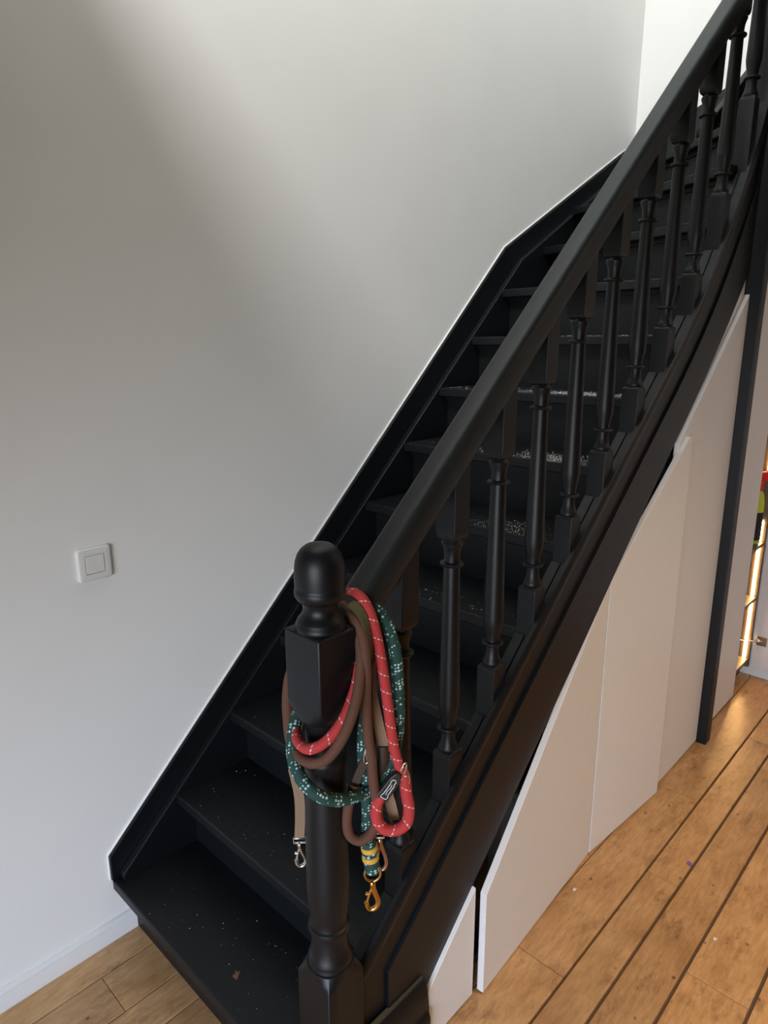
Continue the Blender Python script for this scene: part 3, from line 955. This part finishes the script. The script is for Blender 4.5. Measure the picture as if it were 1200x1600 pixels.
leather = MB().prism([(-0.0125, -0.002), (0.0125, -0.002), (0.0105, 0.045), (0.0065, 0.058), (-0.0065, 0.058), (-0.0105, 0.045)], A, ts, tdir, tn, -0.005, 0.0065).build('leather_tab', M_leather, lr, bevel=0.002)
lab(leather, 'black leather tab with a stitched pale outline')
w0 = 0.0055
outl = [(-0.0065, 0.004), (0.0055, 0.004), (0.0055, 0.010), (0.0040, 0.013), (0.0040, 0.036), (0.0055, 0.039), (0.0050, 0.044), (0.0005, 0.046), (-0.0035, 0.043), (-0.0030, 0.037), (-0.0048, 0.034), (-0.0048, 0.014), (-0.0068, 0.010)]
oq = MB()
oq.sweep([A + ts * a + tdir * b + tn * 0.0070 for a, b in outl], radius=0.0008, seg=6, closed=True)
oq.sweep([A + ts * a + tdir * b + tn * 0.0070 for a, b in ((-0.001, 0.012), (0.001, 0.020), (-0.001, 0.028), (0.0006, 0.035))], radius=0.0006, seg=6)
oq.build('stitching', M_thread, leather, smooth=60)

# brown rope leash
lb = thing('dog_leash', 'plain brown rope dog leash with a steel ring, wrapped round the newel column', 'leash', (0.785, 0.81, 1.16), 'dog leashes hanging on the newel post')
rope('rope_wrap', BROWN_A, 0.0098, M_brown_rope, lb)
rope('rope', BROWN_B, 0.0098, M_brown_rope, lb)
q = MB()
q.sweep(cr(BROWN_LEATHER, 6), [(-0.0075, -0.004), (0.0075, -0.004), (0.0075, 0.004), (-0.0075, 0.004)], up=tuple(TO_CAM))
q.build('leather_tab', M_bleather, lb, bevel=0.001)
metal_ring((0.7560, 0.7640, 0.9040), 0.0055, 0.017, M_steel, lb, up=(0.1, -0.1, 1), w_=0.0018)
metal_ring((0.7600, 0.7600, 0.9000), 0.0070, 0.017, M_steel, lb, up=(-0.25, 0.2, 1), w_=0.0014)

# green rope leash
lg = thing('dog_leash', 'thick dark green speckled rope dog leash with a brass snap hook, round the newel', 'leash', (0.82, 0.83, 1.16), 'dog leashes hanging on the newel post')
rope('rope', GREEN_MAIN, 0.0116, M_green_rope, lg)
rope('rope_tail', GREEN_TAIL, 0.0112, M_green_rope, lg)
rope('eye_splice', GREEN_SPLICE, 0.0150, M_green_rope, lg)
for z in (0.668, 0.689):
    i_ = (z - 0.639) / (0.6795 - 0.639)
    c = Vector((0.7784 - 0.0024 * i_, 0.7772 + 0.0024 * i_, z)) + TO_CAM * 0.001
    MB().lathe([(0.0152, -0.0055), (0.0166, -0.004), (0.0166, 0.004), (0.0152, 0.0055)], c, 18, axis=(0.08, -0.08, -1)).build('whipping', M_yellow, lg, smooth=50)
dr = MB()
dc = Vector((0.7790, 0.7766, 0.6290))
dr.sweep(ring_pts(dc, TO_CAM, (0, 0, 1), 0.0155, 0.018), radius=0.0024, seg=10, closed=True)
dr.build('d_ring', M_brass, lg, smooth=60)
snap_hook((0.7790, 0.7766, 0.6130), (0.7778, 0.7778, 0.5460), M_brass, lg, 1.15)

# tan webbing leash
lt = thing('dog_leash', 'flat tan and olive webbing dog leash with steel clips, between the ropes', 'leash', (0.79, 0.82, 1.15), 'dog leashes hanging on the newel post')
U1, U2, U3 = tuple(TO_CAM * 0.6 + Vector((0, 0, 0.8))), tuple(TO_CAM), tuple((TO_CAM * 0.35 + SIDE).normalized())
U4 = tuple((TO_CAM + SIDE * 0.7).normalized())
strap('webbing', TAN_A[:5], 0.021, 0.0022, [U1, U1, tuple((Vector(U1) + Vector(U3)).normalized()), U3, U3], M_olive, lt)
strap('webbing', TAN_A[4:], 0.021, 0.0022, [U3, U3, U4, U2, U2], M_tan, lt)
rope('leather_knot', TAN_KNOT, 0.0135, M_bleather, lt)
strap('webbing_end', TAN_END, 0.020, 0.0026, [U2, U2, U2, U2], M_tan, lt)
strap('webbing_tail', TAN_C[:3], 0.019, 0.0024, [U2, U2, U2], M_olive, lt)
strap('webbing_tail', TAN_C[2:], 0.0195, 0.0024, [U2, U2, U2, U2], M_tan, lt)
rec = MB()
c = Vector((0.6942, 0.8891, 0.6915))
rec.sweep([c - SIDE * 0.0115 + Vector((0, 0, 0.004)), c + SIDE * 0.0115 + Vector((0, 0, 0.004)), c + SIDE * 0.0115 - Vector((0, 0, 0.006)), c - SIDE * 0.0115 - Vector((0, 0, 0.006))], radius=0.0022, seg=8, closed=True)
rec.build('buckle', M_steel, lt, smooth=60)
snap_hook((0.6942, 0.8891, 0.6870), (0.6955, 0.8880, 0.6322), M_steel, lt, 0.95)
rec = MB()
c = Vector((0.7950, 0.7740, 0.7050))
rec.sweep([c - SIDE * 0.010 + Vector((0, 0, 0.006)), c + SIDE * 0.010 + Vector((0, 0, 0.006)), c + SIDE * 0.010 - Vector((0, 0, 0.004)), c - SIDE * 0.010 - Vector((0, 0, 0.004))], radius=0.0022, seg=8, closed=True)
rec.build('buckle', M_copper, lt, smooth=60)
strap('clip_strap', [(0.7945, 0.7745, 0.760), (0.7948, 0.7742, 0.735), (0.795, 0.774, 0.711)], 0.018, 0.0024, [U2, U2, U2], M_bleather, lt)
snap_hook((0.7965, 0.7730, 0.6990), (0.7994, 0.7701, 0.6282), M_copper, lt, 0.85)

# ---------------------------------------------------------------- litter and dust
lf = MB().prism([(-0.013, -0.004), (-0.004, -0.006), (0.004, -0.010), (0.012, -0.004), (0.006, 0.0), (0.010, 0.007), (0.001, 0.004), (-0.006, 0.009)], (0.688, 1.138, 0.1826), (0.8, 0.6, 0), (-0.6, 0.75, 0.28), (0, 0, 1), 0, 0.001).build('leaf_scrap', M_leaf)
tag(lf, 'tiny reddish brown dry leaf scrap lying on the lowest black tread', 'leaf')
pp = MB().prism([(-0.012, -0.003), (-0.004, -0.007), (0.008, -0.006), (0.013, 0.0), (0.004, 0.001), (0.007, 0.008), (-0.003, 0.006)], (1.997, 0.560, 0.0014), (0.8, 0.6, 0.05), (-0.6, 0.78, 0.12), (0, 0, 1), 0, 0.001).build('purple_scrap', M_purple)
tag(pp, 'small purple plastic scrap lying on the wooden floor at a plank joint', 'scrap')
for k, (x, y, l_) in enumerate(((1.757, 0.404, 'curled white paper scrap on the floor boards far from the cupboard'), (1.650, 0.776, 'white paper crumb on the floor just below the ajar door with the lower slanted top'))):
    o = MB().prism([(-0.008, -0.002), (0.0, -0.005), (0.009, -0.001), (0.002, 0.001), (0.003, 0.006)], (x, y, 0.0012), (0.9, -0.4, 0), (0.4, 0.9, 0.15), (0, 0, 1), 0, 0.0012).build('paper_scrap', M_paper)
    tag(o, l_, 'scrap')

# crumbs: nobody could count them
rd = random.Random(11)
dust = MB()


def crumb(x, y, z, r):
    m4 = Matrix.Translation((x, y, z + r * 0.5)) @ Matrix.Rotation(rd.uniform(0, 6), 4, 'Z') @ Matrix.Diagonal((1, rd.uniform(0.6, 1), rd.uniform(0.5, 0.8), 1))
    bmesh.ops.create_cone(dust.bm, cap_ends=True, segments=4, radius1=r, radius2=r * 0.3, depth=r, matrix=m4)


for i, cnt, yc, ysd in ((5, 90, 1.12, 0.10), (6, 330, 1.06, 0.07), (7, 800, 1.02, 0.075), (8, 900, 1.03, 0.10), (7, 200, 1.25, 0.15), (8, 250, 1.3, 0.16), (9, 300, 1.10, 0.20)):
    x0 = N0 + GO * (i - 1)
    for _ in range(cnt):
        y = min(max(rd.gauss(yc, ysd), YI + 0.04), YO - 0.03)
        crumb(x0 + 0.006 + abs(rd.gauss(0.05, 0.045)) % 0.17, y, RI * i, rd.choice((0.0006, 0.0008, 0.0010, 0.0013, 0.0018)))
for i in (1, 2, 3, 4, 5, 6, 7, 8):
    x0 = N0 + GO * (i - 1)
    for _ in range(55 if i < 3 else 30):
        crumb(x0 + rd.uniform(0.01, 0.22), rd.uniform(0.93, 1.58), RI * i, rd.choice((0.0004, 0.0006, 0.0008, 0.0010, 0.0014)))
o = dust.build('crumbs', M_crumb)
o['kind'] = 'stuff'
tag(o, 'pale crumbs and dust scattered over the black treads', 'crumbs')
